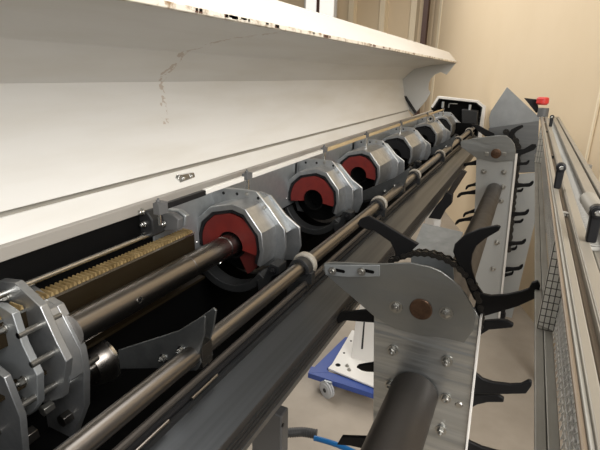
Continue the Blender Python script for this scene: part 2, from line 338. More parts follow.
# ================================================================== CLAMPS
def make_clamp(dep, red):
    Y = 1.49; e = dep-.115
    c = empty('guide_clamp', (TX, Y, TZ-.2), 'nearest grey steel bar clamp with red liner, around the ground steel tube', 'clamp', 'grey bar clamps with red liners')
    def T(l): return [(TX+a, TZ+b) for a, b in l]
    po = [(-.176, -.03), (-.18, .022), (-.156, .094), (-.09, .153), (.022, .181), (.083, .166), (.157, .077), (.166, .0), (.15, -.07)]
    pi = [(a*.885-.0, b*.875-.004) for a, b in po]
    MB().band(T(po), T(pi), Y, Y+dep).build('housing', M['galv'], c, bevel=.003)
    po2 = [(a*.90, b*.89-.002) for a, b in po]; pi2 = [(a*.80, b*.80-.004) for a, b in po]
    MB().band(T(po2), T(pi2), Y+.004, Y+dep-.015).build('inner_seal', M['dark'], c, bevel=.002)
    MB().band(T(arc(-.003, -.003, .139, -10, 190, 22)), T(arc(-.0, -.006, .062, -10, 190, 22)), Y+.008, Y+.035).build('red_liner' if red else 'black_liner', M['red'] if red else M['dark'], c)
    if red == 2: MB().band(T(arc(-.003, -.003, .144, 300, 352, 16)), T(arc(0, -.004, .06, 300, 352, 16)), Y+.03, Y+.05).build('lower_liner', M['darkred'], c)
    MB().band(T(arc(0, -.006, .0625, 0, 359, 24)), T(arc(0, -.006, .054, 0, 359, 24)), Y+.02, Y+.09).build('bore_sleeve', M['interior'], c)
    MB().prism(T(arc(0, 0, .15, 0, 360, 24)[:-1]), Y+.1, Y+.112).build('core_plate', M['interior'], c)
    bp = [(-.176, .10), (-.155, .205), (.01, .214), (.065, .211), (.127, .15), (.199, .065), (.207, -.015), (.19, -.09), (.10, -.12), (-.15, -.12), (-.18, -.03)]
    bpl = MB().prism(T(bp), Y+dep, Y+dep+.015).build('back_plate', M['galv'], c, bevel=.003)
    b2 = [(-.10, .15), (.035, .19), (.085, .178), (.16, .10), (.228, .055), (.236, -.03), (.21, -.10), (.1, -.12), (-.1, -.1)]
    MB().prism(T(b2), Y+e+.20, Y+e+.212).build('rear_plate', M['galv'], c, bevel=.003)
    k = MB().band(T([(-.1, .155), (.03, .185), (.075, .175), (.14, .10), (.19, .04)]), T([(-.09, .145), (.025, .175), (.068, .165), (.13, .092), (.18, .03)]), Y+e+.13, Y+e+.20); k.build('bridge', M['galvflat'], c)
    # side panel running along the machine at the hinge side
    ps_ = 0 if red == 2 else .44
    sp = [(-.26-ps_, -.06), (-.262-ps_, .165), (-.245-ps_, .195), (-.20-ps_, .205), (.115+e, .206), (.115+e, -.06)]
    MB().prismx([(Y+a, TZ+b) for a, b in sp], TX-.165, TX-.157).build('side_panel', M['galvflat'], c, bevel=.003)
    for a, b in ((-.10, .185), (-.03, .19), (.075, .185)): MB().lathe((TX+a, Y+dep+.0005, TZ+b), YN, [(0, .007), (.002, .007)], 10).build('bolt_hole', M['dark'], bpl)
    for a, b in ((.02, .196), (.105, .15)): MB().socket((TX+a, Y+dep-.001, TZ+b), YN, .006, .008).build('cap_screw', M['bolt'], bpl)
    # lower jaw
    jaw = MB().band(T(arc(0, -.01, .200, 200, 330, 14)), T(arc(0, -.01, .166, 200, 330, 14)), Y-.01, Y+.06)
    jaw.prism(T([(.145, -.12), (.172, -.11), (.205, -.035), (.245, -.04), (.245, -.075), (.215, -.09), (.19, -.15), (.15, -.165)]), Y-.02, Y+.05)
    jw = jaw.build('lower_jaw', M['darkpaint'], c, bevel=.003)
    MB().hexbolt((TX+.222, Y-.02, TZ-.06), YN, .012, .012).build('jaw_bolt', M['dark'], jw)
    MB().band(T(arc(.02, -.02, .15, 205, 335, 12)), T(arc(.02, -.02, .142, 205, 335, 12)), Y+dep, Y+dep+.245).build('feed_channel', M['tube'], c)
    # small silver catch by the lower left of the liner
    k = MB(); k.box(TX-.20, TX-.19, Y-.06, Y-.03, TZ-.09, TZ-.02); k.cyl((TX-.19, Y-.045, TZ-.025), (TX-.155, Y-.01, TZ-.01), .005, 8); k.build('catch', M['bright'], c, bevel=.001)
    # lock pin and bracket on the hinge side
    px, py = TX, Y+.15
    k = MB(); k.cyl((px, py, TZ+.16), (px, py, TZ+.275), .0095, 12); k.lathe((px, py, TZ+.165), (0, 0, 1), [(0, .015), (.014, .015)], 6); k.build('lock_pin', M['bright'], c)
    k = MB(); k.box(px-.013, px+.013, py-.022, py+.022, TZ+.252, TZ+.278); k.hexbolt((px, py-.003, TZ+.278), (0, 0, 1), .008, .009)
    k.build('pin_block', M['greyplastic'], c, bevel=.003)
    return c
clampY = [1.49, 2.327, 3.115, 4.11, 5.325, 6.40]
cl_lab = ['nearest grey steel bar clamp with red liner, around the ground steel tube', 'second grey bar clamp with red liner beyond the ground steel tube', 'third grey bar clamp, its red liner half hidden by the second',
          'fourth grey bar clamp, its dark opening behind the third', 'fifth grey bar clamp near the far end of the row', 'last and smallest grey bar clamp in front of the gearbox']
c0 = make_clamp(.115, 2); ca = make_clamp(.115, 1); cb = make_clamp(.34, 1); cc = make_clamp(.40, 0); clamps = [c0]
for i in range(1, 6):
    c = (ca, cb, cc)[i-1] if i < 4 else copy_tree(cc if i > 4 else cc); c.location.y = clampY[i]; c['label'] = cl_lab[i]; clamps.append(c)
c = clamps[4]; yy = c.location.y
MB().tubering((TX+.06, yy+.02, TZ+.23), (.2, 1, 0), .03, .048, .02, 24).build('lifting_eye', M['bright'], c)
MB().lathe((TX+.06, yy+.032, TZ+.23), (.2, 1, 0), [(0, .014), (.008, .014)], 12).build('eye_screw', M['dark'], c)
# strip linking the pins
st = empty('latch_strip', (TX, 3, TZ+.24), 'narrow latch strip with a black front end running along the cover hinge', 'strip')
px = TX
y0 = 1.10
MB().box(px-.008, px+.01, y0+.03, y0+.24, TZ+.248, TZ+.268).build('black_section', M['dark'], st, bevel=.002)
ys = [y0+.24]+[q+.15 for q in clampY]
k = MB(); k.box(px-.013, px+.013, y0-.012, y0+.03, TZ+.238, TZ+.276); k.hexbolt((px, y0, TZ+.276), (0, 0, 1), .008, .009); k.build('end_block', M['greyplastic'], st, bevel=.003)
MB().cyl((px, y0, TZ+.20), (px, y0, TZ+.238), .006, 10).build('end_pin', M['bright'], st)
for a, b in zip(ys, ys[1:]):
    MB().box(px-.009, px+.008, a+.003 if a == ys[0] else a+.03, b-.035, TZ+.250, TZ+.270).build('tan_section', M['tan'] if a > 2 else M['white'], st, bevel=.002)

# ================================================================== RACK + SHAFT + BLACK BEARING
rk = empty('toothed_rack', (-1.12, 1.5, zz(.62)), 'brass toothed rack with an oily bronze side, in the trough', 'gear rack')
xa, xb = -1.152, -1.10
Dr = .590
MB().prism([(-1.160, zz(Dr+.012)), (-1.112, zz(Dr+.014)), (-1.112, zz(Dr+.09)), (-1.160, zz(Dr+.09))], -.3, 1.36).build('rack_body', M['rackside'], rk, bevel=.001)
k = MB(); y = -.3
while y < 1.345:
    k.prismx([(y, zz(Dr+.013)), (y+.0035, zz(Dr)), (y+.0080, zz(Dr)), (y+.0115, zz(Dr+.013))], -1.160, -1.114); y += .0148
k.build('rack_teeth', M['brass'], rk, kind='stuff')
MB().box(-1.1125, -1.1095, -.3, 1.36, zz(Dr+.018), zz(Dr+.010)).build('bright_edge', M['bright'], rk)
MB().box(-1.112, -1.07, -.3, 1.36, zz(Dr+.20), zz(Dr+.19)).build('lower_rail', M['rackside'], rk)
tag(MB().cyl((-1.18, -.3, zz(.570)), (-1.18, 1.35, zz(.570)), .010, 14).build('slide_rod', M['bright']), 'slim bright rod beside the toothed rack, near the cover hinge', 'rod')
be = empty('bearing_bracket', (-1.16, 1.22, zz(.62)), 'black bolted bearing bracket above the toothed rack', 'bracket')
Yb = 1.18
pb = PL([(120, 232), (124, 220), (132, 213), (146, 211), (152, 220), (154, 236), (140, 242), (126, 241)], Yb)
MB().prism(pb, Yb, Yb+.06).build('bracket_plate', M['darkpaint'], be, bevel=.006)
pb = PL([(146, 216), (160, 218), (167, 224), (166, 235), (150, 236)], Yb+.0)
MB().prism(pb, Yb+.06, Yb+.09).build('cover_block', M['greyplastic'], be, bevel=.004)
MB().prism([(a+.004, b+.004) for a, b in pb], Yb+.095, Yb+.12).build('clamp_block', M['galvflat'], be, bevel=.004)
for px_, py_ in ((126, 233), (144, 224), (153, 228), (144, 235), (142, 212)):
    x, z = P(px_, py_, Yb); MB().socket((x, Yb+(.055 if px_ == 153 else 0), z), YN, .010, .016).build('cap_screw', M['bright'], be)

# ================================================================== GUIDE ROD AND NYLON RINGS
GX, GZ = -.647, zz(.657)
gr = empty('guide_rod', (GX, 3, GZ-.045), 'long round steel guide rod with worn nylon rings in front of the clamps', 'rod')
MB().cyl((GX, -.6, GZ), (GX, 6.75, GZ), .0245, 32).build('rod_body', M['steel'], gr)
for i, y in enumerate((1.398, 2.322, 3.171, 4.169, 5.287, 6.237)):
    MB().lathe((GX, y-.012, GZ), YA, [(0, .026), (0, .040), (.004, .045), (.022, .045), (.026, .040), (.026, .026)], 36).build('ring', M['ring'], gr)
    k = MB(); k.tubering((GX, y-.05, GZ-.004), YA, .0255, .040, .036, 24); k.box(GX-.05, GX+.05, y-.048, y-.018, GZ-.052, GZ-.008)
    k.build('collar', M['darkpaint'], gr, bevel=.002)
    k = MB(); k.socket((GX+.030, y-.05, GZ-.012), YN, .006, .006); k.socket((GX-.030, y-.05, GZ-.03), YN, .006, .006); k.build('collar_screw', M['dark'], gr)
    MB().box(GX-.05, GX+.03, y-.04, y-.025, zz(1.07), GZ-.05).build('bracket', M['darkpaint'], gr)

# lift arms clamped to the guide rod
la_ = empty('lift_arm', (GX, .76, GZ-.03), 'nearest grey steel lifting arm on the guide rod, two thin plates', 'arm', 'lifting arms on the guide rod')
p1 = [(118, 350), (178, 331), (202.7, 316), (205, 317), (204, 335), (198.7, 355), (201, 363), (196, 371), (175, 368), (120, 369)]
p2 = [(178, 333), (213, 308), (216, 311), (213, 329), (209, 343), (212, 356), (205, 369), (185, 372)]
MB().prism(PL(p1, .755), .755, .761).build('arm_plate', M['armsteel'], la_, bevel=.0015)
MB().prism(PL(p2, .80), .80, .806).build('arm_plate', M['armsteel'], la_, bevel=.0015)
for px_, py_ in ((164, 358), (182, 350)):
    x, z = P(px_, py_, .755); MB().hexbolt((x, .755, z), YN, .0085, .010).build('bolt', M['bright'], la_)
MB().box(GX-.02, GX+.028, .761, .80, GZ-.03, GZ+.03).build('spacer', M['steel'], la_)
for i, (dy, t_) in enumerate(((2.0, 'second grey lifting arm, between the nylon rings at mid rod'), (3.9, 'farthest grey lifting arm on the guide rod'))):
    c = copy_tree(la_); c.location.y += dy; c['label'] = t_

# ================================================================== NEAR STEADY REST (lower left corner)
sr = empty('steady_rest', (-1.1, .6, zz(1.05)), 'steady rest of stacked grey bolted plates at the lower left corner', 'bar support')
Dp = [(-40, 285), (0, 280), (15, 281), (22, 290), (58, 305), (66, 325), (80, 352), (83, 368), (86, 395), (84, 408), (72, 400), (60, 380), (50, 420), (-40, 440)]
MB().prism(PL([(-60, 285), (0, 280), (15, 281), (40, 296), (57, 306), (80, 350), (84, 372), (84, 408), (72, 440), (-60, 460)], .72), .72, .742).build('rear_plate', M['galv'], sr, bevel=.002)
MB().prism(PL([(-60, 284), (0, 281), (15, 283), (40, 307), (55, 340), (66, 362), (62, 398), (50, 402), (-60, 410)], .66), .66, .682).build('middle_plate', M['galv'], sr, bevel=.002)
MB().prism(PL([(-60, 300), (0, 306), (12, 314), (22, 345), (37, 376), (38, 404), (30, 415), (-60, 420)], .60), .60, .620).build('inner_plate', M['galvflat'], sr, bevel=.002)
MB().prism(PL([(-90, 366), (-8, 368), (4, 378), (20, 418), (25, 470), (-60, 500)], .545), .545, .563).build('front_plate', M['galv'], sr, bevel=.002)
o_ = PL([(-60, 281), (15, 281), (40, 296), (57, 306), (80, 350), (84, 372)], .72); i_ = [(a-.012, b-.010) for a, b in o_]
MB().band(o_, i_, .675, .72).build('bent_cover', M['galv'], sr, bevel=.002)
for px_, py_, Y_ in ((5, 298, .655), (3, 329, .595), (23, 381, .595), (23, 402, .595)):
    x, z = P(px_, py_, Y_); MB().hexbolt((x, Y_+.004, z), YN, .0095, .014).build('bolt', M['bolt'], sr)
for (a, b, Y0_, Y1_, r_, mt) in ((56, 351, .60, .74, .009, 'bolt'), (40, 325, .60, .72, .009, 'bolt'), (62, 380, .56, .80, .009, 'bolt'), (15, 420, .52, .66, .012, 'steel')):
    x, z = P(a, b, (Y0_+Y1_)/2); MB().cyl((x, Y0_, z), (x, Y1_, z), r_, 12).build('tie_rod', M[mt], sr)
for px_, py_, Y_, r_ in ((52, 405, .66, .016), (70, 415, .72, .02), (35, 432, .6, .022)):
    x, z = P(px_, py_, Y_); k = MB(); k.lathe((x, Y_-.03, z), YA, [(0, r_), (.03, r_)], 6); k.build('nut', M['bolt'] if r_ < .018 else M['steel'], sr, bevel=.001)
sc = empty('roller_cup', (-1.0, .72, zz(.86)), 'hollow steel cup with a bright shaft, right of the steady rest', 'roller')
x, z = P(103, 359, .86); k = MB(); k.lathe((x, .80, z), YA, [(0, 0), (0, .055), (.03, .068), (.055, .074), (.058, .074), (.058, .066), (.04, .06), (.04, 0)], 40); k.build('cup', M['steel'], sc)
MB().tubering((x, .852, z), YA, .067, .077, .010, 40).build('rim', M['bright'], sc)
MB().cyl((x+.005, .68, z-.0), (x+.005, .81, z-.0), .018, 20).build('shaft', M['bright'], sc); MB().lathe((x+.005, .73, z-.0), YA, [(0, .026), (.04, .026), (.045, .02)], 24).build('bushing', M['tube'], sc)

# ================================================================== CHAIN CONVEYORS
def catmull(pts, step):
    out = [Vector(pts[0])]; acc = 0
    P_ = [Vector(p) for p in pts]; dens = []
    for i in range(len(P_)-1):
        p0 = P_[max(i-1, 0)]; p1_ = P_[i]; p2_ = P_[i+1]; p3 = P_[min(i+2, len(P_)-1)]
        for j in range(24):
            t = j/24; dens.append(.5*((2*p1_)+(-p0+p2_)*t+(2*p0-5*p1_+4*p2_-p3)*t*t+(-p0+3*p1_-3*p2_+p3)*t**3))
    dens.append(P_[-1])
    last = dens[0]
    for q in dens[1:]:
        acc += (q-last).length; last = q
        if acc >= step: out.append(q.copy()); acc = 0
    return out
link_mesh = {}
def chain(parent, pts, Y, pitch, kind):
    ps = catmull(pts, pitch)
    for i in range(len(ps)-1):
        a, b = ps[i], ps[i+1]; d = (b-a); w_ = .012 if i % 2 == 0 else .007
        key = (kind, i % 2)
        if key not in link_mesh:
            k = MB(); L = pitch; rr = pitch*.47
            out_ = [(0+rr*math.cos(t), rr*math.sin(t)) for t in [math.radians(q) for q in (90, 135, 180, 225, 270)]]+[(L*.5, -rr*.62)]+[(L+rr*math.cos(t), rr*math.sin(t)) for t in [math.radians(q) for q in (-90, -45, 0, 45, 90)]]+[(L*.5, rr*.62)]
            for s_ in (-1, 1): k.prism(out_, s_*w_-.0012, s_*w_+.0012)
            for q in (0, L): k.cyl((q, -w_-.003, 0), (q, w_+.003, 0), pitch*.16, 8)
            k.cyl((0, -w_+.002, 0), (0, w_-.002, 0), pitch*.32, 10)
            o = k.build('chain_link', M['chain'], parent); link_mesh[key] = o.data
            # rebuild data in local axes
            me = o.data
            for v, q in zip(me.vertices, k.v): v.co = q
        else:
            o = bpy.data.objects.new('chain_link', link_mesh[key]); C.objects.link(o); o.parent = parent
        off = parent.location
        o.location = (a.x-off.x, Y-off.y, a.y-off.z); o.rotation_euler = (0, -math.atan2(d.y, d.x), 0)
def hook(parent, pts, Y, t=.014):
    return MB().prism(PL(pts, Y), Y, Y+t).build('hook', M['hook'], parent, bevel=min(.003, t*.2))
def smallhook(parent, bx, by, tx, ty, w0, Y, t=.02, flip=1):
    # a dog with a swelling root and an upturned tip, from root (bx,by) to tip (tx,ty)
    d = Vector((tx-bx, ty-by)); L = d.length; d.normalize(); n = Vector((-d.y, d.x))*flip
    if n.y > 0: n = -n
    q = lambda u, v: (bx+d.x*u*L+n.x*v, by+d.y*u*L+n.y*v)
    pts = [q(0, w0*.55), q(.18, w0*.25), q(.55, w0*.10), q(.82, w0*.16), q(.93, w0*.42), q(1.03, w0*.5), q(1.04, w0*.25), q(.95, -w0*.15), q(.82, -w0*.33), q(.45, -w0*.36), q(.15, -w0*.5), q(0, -w0*.7)]
    return hook(parent, pts, Y, t)

Y1 = 1.30
cv = empty('chain_conveyor', (*P(410, 460, Y1)[:1], Y1, .0), 'nearest chain conveyor head with bolted silver side plate and black hooks', 'conveyor', 'chain conveyors with black hooks')
cv.location = (P(415, 460, Y1)[0], Y1+.08, 0)
head = [(324, 263.5), (333, 262.3), (379, 264), (410, 263), (430, 267), (441, 271.5), (451, 279), (460, 287), (467, 297), (472.5, 307), (475, 318), (473, 331), (464, 343), (445, 338.5), (420, 335.5), (395, 329), (376, 318), (347, 293), (326, 275), (323, 270)]
hpl = MB().prism(PL(head, Y1), Y1, Y1+.008).build('head_plate', M['headsteel'], cv, bevel=.0015)
low = [(374, 300), (474, 308), (479, 318), (465, 447), (455, 540), (444, 640), (371, 640), (373, 450)]
lw = PL(low, Y1+.008); spl = MB().prism(lw, Y1+.0085, Y1+.016).build('side_plate', M['roll'], cv, bevel=.001)
# continuation of the column down to the floor
xl = lw[6][0]; xr = lw[5][0]; zl = min(lw[5][1], lw[6][1])
MB().box(xl, xr, Y1+.0085, Y1+.24, 0, zl+.02).build('column_base', M['galvflat'], cv)
a = P(479.5, 318, Y1); b = P(444, 640, Y1)
MB().prism([a, (a[0]+.006, a[1]), (b[0]+.006, b[1]), b], Y1, Y1+.05).build('edge_flange', M['whiteclean'], cv, bevel=.001)
sst = MB().prism(PL([(325, 264.5), (380, 265), (380, 276), (349, 276.5), (326, 274.5)], Y1), Y1-.005, Y1).build('slotted_strip', M['galvflat'], cv, bevel=.001)
def slot(parent, cx, cy, hw, hh, Y, name='slot'):
    x, z = P(cx, cy, Y); s0 = hw
    pts = arc(x+s0, z, hh, -90, 90, 6)+arc(x-s0, z, hh, 90, 270, 6)
    MB().prism(pts, Y-.0008, Y+.002).build(name, M['interior'], parent)
for bx_, by_ in ((333, 270.5), (362, 271)):
    slot(sst, bx_+7, by_+.3, .012, .0055, Y1-.005)
    x, z = P(bx_, by_, Y1); MB().socket((x, Y1-.0055, z), YN, .0095, .009).build('cap_screw', M['bolt'], sst)
for bx_, by_, k_ in ((396, 307, 'h'), (446, 313, 'h')):
    slot(hpl, bx_, by_, .003, .0185, Y1)
    x, z = P(bx_, by_, Y1); MB().hexbolt((x, Y1, z), YN, .0145, .009).build('bolt', M['bolt'], hpl)
for bx_, by_, k_ in ((393, 350, 'h'), (447, 361, 'h'), (446, 398, 's'), (441, 430, 'h'), (390, 384, 's'), (459, 405, 'r')):
    x, z = P(bx_, by_, Y1+.0085)
    k = MB()
    if k_ == 'h': k.hexbolt((x, Y1+.0085, z), YN, .0125, .015)
    elif k_ == 's': k.socket((x, Y1+.0085, z), YN, .0115, .018)
    else: k.lathe((x, Y1+.0085, z), YN, [(0, .012), (.003, .009)], 16)
    k.build('bolt', M['bolt'], spl)
x, z = P(421, 309, Y1); k = MB(); k.lathe((x, Y1+.002, z), YN, [(0, .0345), (.006, .0345), (.008, .032), (.008, 0)], 32); k.build('hub_cap', M['copper'], cv)
# plate behind the chain and the sloping cover
MB().prism(PL([(400, 272), (425, 270), (442, 277), (456, 290), (464, 303), (470, 330), (462, 420), (440, 640), (376, 640), (378, 300)], Y1+.09), Y1+.085, Y1+.093).build('rear_plate', M['galvflat'], cv)
q = [P(411, 252, 1.42), P(453, 259, 1.42), P(463, 232, 1.62), P(423, 223, 1.62)]
v = [(q[0][0], 1.42, q[0][1]), (q[1][0], 1.42, q[1][1]), (q[2][0], 1.62, q[2][1]), (q[3][0], 1.62, q[3][1])]
MB().add(v+[(a_[0], a_[1], a_[2]-.006) for a_ in v], [(0, 1, 2, 3), (7, 6, 5, 4), (0, 4, 5, 1), (1, 5, 6, 2), (2, 6, 7, 3), (3, 7, 4, 0)]).build('rear_cover', M['dull'], cv)
MB().prism(PL([(411, 252), (453, 259), (455, 300), (411, 300)], 1.42), 1.42, 1.425).build('cover_skirt', M['galvflat'], cv)
ch = PL([(392, 260), (404, 255.5), (419, 252.5), (437, 255), (455, 263.5), (468.5, 277), (477, 292), (481.5, 310), (480, 330)], Y1+.045)
chain(cv, ch, Y1+.045, .021, 'near')
MB().lathe((x, Y1+.035, z), YA, [(0, .02), (0, .118), (.012, .118), (.012, .02)], 40).build('sprocket', M['dark'], cv)
YH = Y1+.035
hook(cv, [(357, 224), (360, 219), (369, 216), (384, 224), (402, 235), (418.7, 244.5), (409, 253), (402, 260), (395, 261), (395, 252), (390, 242), (374, 231), (368, 230), (359.5, 227)], YH)
hook(cv, [(497, 225.5), (501, 227), (498.7, 231), (485, 239), (476.5, 246), (472.5, 254), (471, 263), (472, 270), (476.5, 285), (483, 294), (484, 305), (474, 300), (468, 288), (464, 276), (457, 263), (453, 252), (454.5, 244.7), (465, 235), (480, 229)], YH)
hook(cv, [(478, 292), (484, 294.5), (491, 296), (506.7, 295), (522, 291.5), (529, 289), (532, 283), (538, 281.3), (540.5, 286), (537, 298), (517, 307), (500, 312), (481, 317.5), (474, 310)], YH-.003)
hook(cv, [(474, 321), (481, 321.5), (498, 320), (507, 320.7), (514, 324.7), (512, 328), (489, 330), (481, 335), (474, 338)], YH+.02)
hook(cv, [(470, 368), (476, 374), (482.7, 379.5), (493, 383), (510, 385), (521, 384.7), (529, 380.7), (532, 382), (531.5, 386.5), (526, 394), (500, 394.5), (466, 394)], YH-.003)
hook(cv, [(466, 396), (498.7, 395.5), (504, 399), (503.5, 402.5), (488, 402.5), (477, 405), (470, 409), (464, 410)], YH+.02)
hook(cv, [(462, 436), (470, 442.5), (482, 448), (496, 452), (512, 454), (512, 464), (462, 466)], YH-.003)
hook(cv, [(336.5, 319), (340, 312.7), (366.7, 310), (374, 315), (386, 316), (386, 324), (374, 323), (345, 320.7), (338, 324)], YH+.012)
hook(cv, [(356, 367.5), (358, 365.7), (374, 363), (386, 362), (386, 373), (366.7, 372), (361.7, 371)], YH+.012)
hook(cv, [(336.7, 445), (341.7, 436.7), (373, 438), (386, 438), (386, 452), (368, 450), (350, 446)], YH+.012)
hook(cv, [(357, 480), (360, 476), (374, 474), (386, 474), (386, 484), (366, 483)], YH+.012)

# ---- second conveyor
Y2 = 4.66
cw = empty('chain_conveyor', (P(495, 330, Y2)[0], Y2+.1, 0), 'far chain conveyor with pale plate and bright edge, hooks down both sides', 'conveyor', 'chain conveyors with black hooks')
hp = [(460.5, 142), (462, 140.5), (480.7, 137.5), (497, 135.5), (506, 135.8), (511, 139), (514.5, 144), (515.8, 150), (515.8, 160), (496, 162), (477, 158.5), (461, 147)]
MB().prism(PL(hp, Y2), Y2, Y2+.02).build('head_plate', M['headsteel'], cw, bevel=.003)
lp = [(476.5, 156), (515.8, 152), (508.2, 223), (498.7, 316), (496, 336), (492.5, 373), (477.5, 370), (477, 330), (474, 225), (475.5, 190)]
MB().prism(PL(lp, Y2+.02), Y2+.021, Y2+.035).build('side_plate', M['lowsheet'], cw)
a = P(515.5, 154, Y2); b = P(492.2, 373, Y2)
MB().prism([a, (a[0]+.018, a[1]), (b[0]+.018, b[1]), b], Y2-.005, Y2+.10).build('edge_flange', M['whiteclean'], cw)
x, z = P(496, 153.5, Y2); MB().lathe((x, Y2, z), YN, [(0, .045), (.012, .045), (.014, .04), (.014, 0)], 28).build('hub_cap', M['copper'], cw)
for bx_, by_ in ((486.5, 154), (504, 154)):
    x, z = P(bx_, by_, Y2); MB().box(x-.018, x+.018, Y2-.006, Y2, z-.018, z+.018).build('square_nut', M['bolt'], cw, bevel=.004)
for bx_, by_ in ((484, 171.5), (504, 172), (503, 187), (501, 201), (497, 242.5), (493, 268.7), (487, 343), (485, 371)):
    x, z = P(bx_, by_, Y2+.02); MB().hexbolt((x, Y2+.021, z), YN, .018, .03).build('bolt', M['bolt'], cw)
slot(cw, 482, 356, .004, .032, Y2+.02); slot(cw, 490.5, 354, .002, .02, Y2+.02)
hook(cw, [(471, 124), (478, 125), (487, 130), (494.5, 133.5), (495, 137), (484.7, 136.3), (478, 131)], Y2+.05, .02)
hook(cw, [(522.7, 124.8), (523.5, 127), (517, 131), (513.5, 135), (512.5, 140), (515, 146), (517, 150), (524, 149), (532, 144), (536, 144.3), (536.5, 147), (534, 150), (524, 154), (516, 157), (512, 150), (508.7, 141), (508.7, 135), (511, 129.5), (518, 126)], Y2+.05, .02)
for bx_, by_, tx_, ty_, w_ in ((514, 163.5, 529, 163, 6), (512, 185, 533, 184.5, 7), (511, 191, 523, 190.5, 5), (508, 214, 528.5, 213, 7), (507, 222, 523, 221.5, 5), (505, 243.5, 525.5, 242.5, 6.5), (504, 250, 517, 248.5, 5),
                               (502, 269.5, 522.5, 268, 6.5), (501, 275.5, 513.5, 273.5, 5), (497, 342.5, 514, 341.5, 6), (495, 353, 509, 356, 5), (491, 371, 500, 372, 5)):
    smallhook(cw, bx_, by_, tx_, ty_, w_, Y2+.055+(.03 if w_ < 6 else 0), .03)
for bx_, by_, tx_, ty_, w_ in ((480, 163, 459, 166.5, 6.5), (480, 184, 465.5, 187.5, 5), (479, 192.5, 457.5, 195, 6), (477, 211, 463, 215, 5), (476, 219, 455.5, 222, 6)):
    d = 1; smallhook(cw, bx_, by_, tx_, ty_, -w_, Y2+.055, .03)
ch2 = PL([(506, 132), (513, 137), (518, 146), (517.5, 160), (513, 205), (508, 255)], Y2+.075); chain(cw, ch2, Y2+.075, .06, 'far')
k = MB()
ps = catmull(PL([(499, 300), (502, 306), (503, 316), (501, 326), (497, 333)], Y2+.06), .055); 
for q_ in ps: k.cyl((q_.x, Y2+.04, q_.y), (q_.x, Y2+.10, q_.y), .026, 10)
k.build('hanging_chain', M['dark'], cw)

# support tube carrying both conveyors
x1_, z1_ = P(414, 393, Y1); x2_, z2_ = P(494, 190, Y2)
sx_, sz_ = (x1_+x2_)/2, (z1_+z2_)/2
tag(MB().lathe((x1_, -.3, z1_), YA, [(0, 0), (0, .076), (Y1+.3, .076)], 48).add([], []).build('support_tube', M['tube']), 'thick brown-black round tube running towards the viewer from the nearest conveyor', 'tube', 'support tubes of the conveyors')
k = MB(); k.lathe((x1_, Y1+.1, z1_), Vector((x2_-x1_, Y2-Y1-.08, z2_-z1_)), [(0, .076), (Y2-Y1-.10, .068)], 40)
tag(k.build('support_tube', M['tube']), 'brown-black round tube stretching between the near and far conveyor', 'tube', 'support tubes of the conveyors')

# ---- gabled end sheet behind the far conveyor
Y3 = 4.95
es = empty('end_sheet', (P(510, 320, Y3)[0], Y3, .0), 'tall gabled grey sheet metal panel behind the far conveyor', 'panel')
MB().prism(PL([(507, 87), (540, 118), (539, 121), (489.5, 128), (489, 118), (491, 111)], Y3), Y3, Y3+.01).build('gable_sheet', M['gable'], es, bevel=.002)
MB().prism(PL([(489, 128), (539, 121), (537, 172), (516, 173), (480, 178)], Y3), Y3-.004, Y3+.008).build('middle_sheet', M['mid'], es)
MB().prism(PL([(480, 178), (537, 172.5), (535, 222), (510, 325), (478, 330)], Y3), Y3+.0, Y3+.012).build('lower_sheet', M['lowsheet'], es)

# ================================================================== END FRAME + MOTOR
Y4 = 7.0
ef = empty('end_housing', (-.95, Y4, 0), 'white framed end housing with black inside at the far end of the clamps', 'machine end')
outl = [(431, 107), (438, 96), (478, 100.5), (486, 107), (483.5, 126), (480, 150), (436, 140)]
inn = [(433, 108), (439, 98.5), (476.5, 102.5), (482.5, 107.5), (479.5, 126), (476, 148), (437, 138)]
po = PL(outl, Y4); pi = PL(inn, Y4)
MB().band(po[:6], pi[:6], Y4-.02, Y4+.12).build('frame_rim', M['whiteclean'], ef, bevel=.004)
MB().prism(PL(outl, Y4+.12), Y4+.12, Y4+.14).build('back_panel', M['interior'], ef)
po2 = PL(outl, Y4-.0); pi2 = [((a-(-.9))*.94-.9, (b-1.95)*.94+1.95) for a, b in pi]
MB().band(pi[:6], pi2[:6], Y4-.012, Y4+.10).build('black_surround', M['dark'], ef)
MB().prism(PL([(462, 109), (478, 111), (477, 128), (462, 124)], 6.9), 6.88, 7.08).build('gearbox', M['darkpaint'], ef, bevel=.01)
for px_, py_ in ((443, 104), (470, 107)):
    x, z = P(px_, py_, 6.92); MB().cyl((x, 6.92, z-.05), (x, 6.92, z+.03), .018, 10).build('bolt', M['galvflat'], ef)
x, z = P(450, 104, 6.92)
MB().box(x-.02, x+.10, 6.92, 6.94, z-.0, z+.012).build('sensor_bar', M['bright'], ef); MB().box(x-.02, x-.005, 6.92, 6.94, z-.05, z+.012).build('sensor_bar', M['bright'], ef)
MB().box(-1.2, -1.05, Y4+.02, Y4+.12, 0, zz(.5)).build('frame_leg', M['whiteclean'], ef)

# ================================================================== STAND IN THE GAP
ss = empty('sensor_stand', (P(437, 225, 3.3)[0], 3.3, 0), 'slim grey rod with a black clamp on a white post, beyond the ramp', 'stand')
a = P(464.5, 170.5, 3.3); b = P(449, 195, 3.3); MB().cyl((b[0], 3.3, b[1]), (a[0], 3.3, a[1]), .020, 12).build('arm_rod', M['tube'], ss)
MB().prism(PL([(447, 191), (453, 194), (452, 203), (446, 209), (441, 218.5), (429, 217), (436, 206), (442, 199)], 3.3), 3.27, 3.33).build('black_clamp', M['dark'], ss, bevel=.004)
p_ = P(438, 218, 3.3); MB().box(p_[0]-.022, p_[0]+.022, 3.28, 3.32, 0, p_[1]).build('post', M['whiteclean'], ss)

